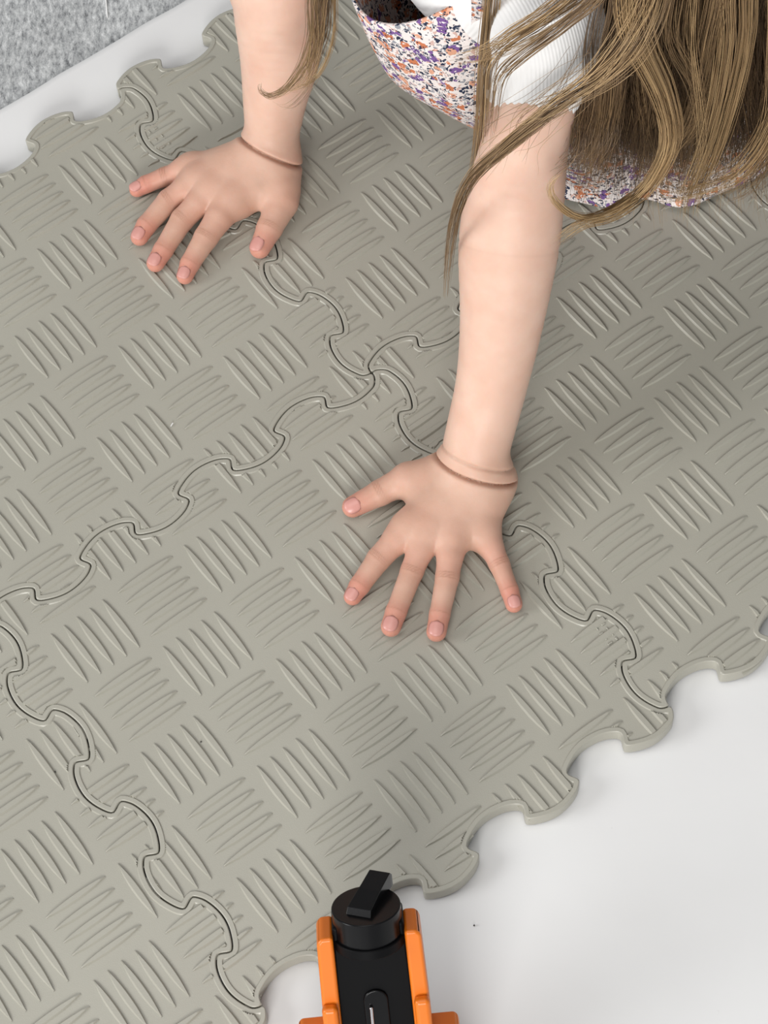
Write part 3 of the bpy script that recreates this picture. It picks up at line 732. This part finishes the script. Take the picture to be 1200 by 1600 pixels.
# stray single hairs over the arm and mat
for k in range(26):
    x0, y0 = rng.uniform(880, 990), rng.uniform(60, 130); x1 = rng.uniform(760, 860); y1 = y0+rng.uniform(60, 130)
    gl([(x0, y0, 32), ((x0+x1)/2+10, (y0+y1)/2-8, 30.5), (x1, y1, 28.5), (x1-rng.uniform(10, 40), y1+rng.uniform(20, 60), 26.5)], 1, .1, .1, .55, .014, .25, .1, False)
# lock on the left of the photo, over the child's right forearm
gl([(505, -60, 24), (495, 0, 21.5), (492, 50, 18.5), (476, 100, 16), (450, 137, 14.5), (424, 151, 14), (407, 142, 14), (408, 126, 14.5)], 30, 1.0, .08, .60, .019, .06, .28)
gl([(515, -60, 24), (508, 0, 20.5), (505, 50, 17), (490, 100, 13.5), (482, 150, 10.5)], 60, .75, .35, .52, .02, .12, .4)
gl([(500, -60, 24), (490, 0, 21), (492, 60, 18), (482, 110, 15.5), (462, 134, 14.5), (430, 142, 14.2)], 26, .9, .3, .64, .018, .12, .35)
gl([(520, -60, 24), (522, 0, 20.5), (520, 60, 17), (500, 112, 14), (470, 135, 13.5), (440, 140, 13.3)], 14, .35, .15, .72, .017, .1, .3)
gl([(496, -60, 24), (500, 40, 18.5), (498, 100, 14.5), (480, 140, 12.5), (450, 168, 12), (424, 160, 12)], 8, .5, .3, .5, .015, .1, .25)
HV_ = np.concatenate(HV); hair = quads_np('hair', HV_-PL, np.concatenate(HQ)); attr(hair, 'tone', np.concatenate(HT))
link('hair', hair, M_hair, person)
print('hair verts', len(HV_))

# ------------------------------------------------------------------ orange and black hand tool at the bottom edge
tool = empty('hand_clamp', at(577, 1600, ZT)*A(1, 1, 0)+A(0, -3.5, ZT))
tag(tool, 'orange and black clamp with a round black knob standing at the bottom edge', 'clamp')
TL = np.array(tool.location)/S
top = at(577, 1470, 9.6)
ang = math.radians(36)                        # leans away from the viewer
ax_d = A(.0, -math.sin(ang), -math.cos(ang)); ax_f = A(0, -math.cos(ang), math.sin(ang)); ax_x = A(1, 0, 0)   # down the body, front normal, sideways
def tp(x_, d_, f_): return top+ax_x*x_+ax_d*d_+ax_f*f_-TL
def prism(name, outline, f0, f1, m, parent, bev=.12):
    """outline of (x, down) points extruded along the front normal"""
    n = len(outline); V = [tp(x_, y_, f0) for x_, y_ in outline]+[tp(x_, y_, f1) for x_, y_ in outline]
    bm = bmesh.new(); vs = [bm.verts.new(Vector(q)*S) for q in V]
    bm.faces.new(vs[:n]); bm.faces.new(vs[n:][::-1])
    for i in range(n): bm.faces.new((vs[i], vs[n+i], vs[n+(i+1) % n], vs[(i+1) % n]))
    bmesh.ops.recalc_face_normals(bm, faces=bm.faces)
    me = bpy.data.meshes.new(name); bm.to_mesh(me); bm.free()
    for p_ in me.polygons: p_.use_smooth = True
    me.set_sharp_from_angle(angle=math.radians(40))
    o = link(name, me, m, parent); b_ = o.modifiers.new('b', 'BEVEL'); b_.width = bev*S; b_.segments = 3; b_.limit_method = 'ANGLE'; b_.harden_normals = True
    return o
BL = 13.2
# black central body, slightly wider towards the bottom
bd = prism('body_shell', [(-1.92, -1.0), (1.92, -1.0), (2.02, 2.2), (2.18, BL), (-2.18, BL), (-2.02, 2.2)], -2.0, .0, M_black, tool, .18)
# orange side rails
for sg in (-1, 1):
    prism('side_rail', [(sg*1.90, -.6), (sg*2.55, -.6), (sg*2.80, -.3), (sg*2.92, 4.6), (sg*2.96, BL), (sg*2.0, BL), (sg*1.95, 4)], -1.9, .35, M_orange, tool, .22)
    prism('front_lip', [(sg*2.05, 3.55), (sg*2.92, 3.55), (sg*3.0, BL), (sg*2.1, BL)], .25, .95, M_orange, tool, .28)
    fy = 5.95 if sg > 0 else 5.45
    prism('foot_flange', [(sg*2.6, fy), (sg*4.2, fy), (sg*4.4, fy+.3), (sg*4.4, BL-.2), (sg*2.6, BL-.2)], -1.2, .2, M_orange, tool, .2)
# slot with a steel pin
def tube(name, p0, p1, r_, m, parent, seg=24, cap=True, cone=1.0):
    bm = bmesh.new(); d_ = Vector(p1-p0); bmesh.ops.create_cone(bm, cap_ends=True, segments=seg, radius1=r_*S, radius2=r_*cone*S, depth=d_.length*S)
    bmesh.ops.rotate(bm, verts=bm.verts, matrix=d_.to_track_quat('Z', 'Y').to_matrix()); bmesh.ops.translate(bm, verts=bm.verts, vec=Vector((p0+p1)/2)*S)
    me = bpy.data.meshes.new(name); bm.to_mesh(me); bm.free()
    for p_ in me.polygons: p_.use_smooth = True
    me.set_sharp_from_angle(angle=math.radians(40))
    o = link(name, me, m, parent); b_ = o.modifiers.new('b', 'BEVEL'); b_.width = .06*S; b_.segments = 2; b_.limit_method = 'ANGLE'
    return o
def arch(hw, y0, f0, f1, name, m, inner=None):
    o_ = [(hw*math.cos(a_), y0+hw-hw*math.sin(a_)) for a_ in np.linspace(0, math.pi, 15)]
    return prism(name, o_+[(-hw, BL-.3), (hw, BL-.3)], f0, f1, m, bd, .08)
arch(.66, 3.15, -.05, .18, 'slot_collar', M_blackgl)
tube('steel_pin', tp(-.28, 4.1, .30), tp(-.36, 9, .34), .10, M_chrome, bd)
# round knob with pointer lever on the top
kc = tp(0, -1.0, -.75); kn_ = ax_d*-1
knob = tube('knob', kc+kn_*-.9, kc+kn_*.75, 1.86, M_blackgl, tool, 48)
tube('knob_collar', kc+kn_*-1.4, kc+kn_*-.8, 2.0, M_black, tool, 48)
def pointer():
    bm = bmesh.new(); dirx = A(.42, .0, 0)+ax_f*-.9; dirx /= np.linalg.norm(dirx); sx_ = np.cross(kn_, dirx)
    c0 = kc+kn_*.75
    prof_ = [(-1.0, .0, .72), (-.8, .36, .68), (.6, .60, .62), (2.1, .80, .60), (2.35, .55, .58), (2.35, -.1, .58)]
    L_ = []
    for (a_, h_, w_) in prof_:
        L_.append([c0+dirx*a_+sx_*w_+kn_*h_, c0+dirx*a_-sx_*w_+kn_*h_])
    Vs = [q for pr in L_ for q in pr]; Bs = [c0+dirx*a_+sx_*w_*s1-kn_*.15 for (a_, h_, w_) in prof_ for s1 in (1, -1)]
    vs = [bm.verts.new(Vector(q)*S) for q in Vs]; bs = [bm.verts.new(Vector(q)*S) for q in Bs]; n = len(prof_)
    for i in range(n-1):
        bm.faces.new((vs[2*i], vs[2*i+1], vs[2*i+3], vs[2*i+2])); bm.faces.new((bs[2*i], bs[2*i+2], bs[2*i+3], bs[2*i+1]))
        bm.faces.new((vs[2*i], vs[2*i+2], bs[2*i+2], bs[2*i])); bm.faces.new((vs[2*i+1], bs[2*i+1], bs[2*i+3], vs[2*i+3]))
    bm.faces.new((vs[0], bs[0], bs[1], vs[1])); bm.faces.new((vs[-2], vs[-1], bs[-1], bs[-2]))
    bmesh.ops.recalc_face_normals(bm, faces=bm.faces)
    me = bpy.data.meshes.new('pointer'); bm.to_mesh(me); bm.free()
    o = link('pointer', me, M_blackgl, knob); b_ = o.modifiers.new('b', 'BEVEL'); b_.width = .07*S; b_.segments = 2
pointer()

# ------------------------------------------------------------------ lint and threads
M_lint = mat('white_lint', (.85, .85, .83), .7); M_dark = mat('dark_crumb', (.05, .045, .04), .8)
def thread(name, pts, r_, m, label, cat):
    path = catmull(pts, 16); n = len(path); d_ = np.gradient(path, axis=0); d_ /= np.linalg.norm(d_, axis=1)[:, None]
    a1 = np.cross(d_, A(0, 0, 1)); a1 /= np.linalg.norm(a1, axis=1)[:, None]; a2 = np.cross(d_, a1); an_ = np.linspace(0, 2*math.pi, 6, endpoint=False)
    R2 = path[:, None]+r_*(np.cos(an_)[None, :, None]*a1[:, None]+np.sin(an_)[None, :, None]*a2[:, None])
    o = link(name, grid(name, R2, False, True), m); tag(o, label, cat); return o
zf_ = ZT-.42+.05
thread('white_thread', [at(163, -20, zf_), at(166, 5, zf_), at(168, 28, zf_)], .055, M_lint, 'short white thread lying on the grey floor at the top edge', 'thread')
thread('lint_fibre', [at(270, 661, .04), at(267, 666, .04)], .04, M_lint, 'tiny white lint fibre on the foam tile left of centre', 'lint')
for k, (x_, y_, z_, lab) in enumerate([(314, 1159, -.03, 'dark crumb on the foam tile left of the lower middle'), (86, 1206, -.03, 'dark crumb near the long seam at the lower left'),
        (741, 1446, ZT+.03, 'dark crumb on the white sheet right of the orange clamp')]):
    bm = bmesh.new(); bmesh.ops.create_icosphere(bm, subdivisions=2, radius=.055*S)
    for v in bm.verts: v.co *= random.uniform(.75, 1.2)
    me = bpy.data.meshes.new('crumb'); bm.to_mesh(me); bm.free(); o = link('crumb', me, M_dark, None, at(x_, y_, z_)); tag(o, lab, 'crumb')
print('done')
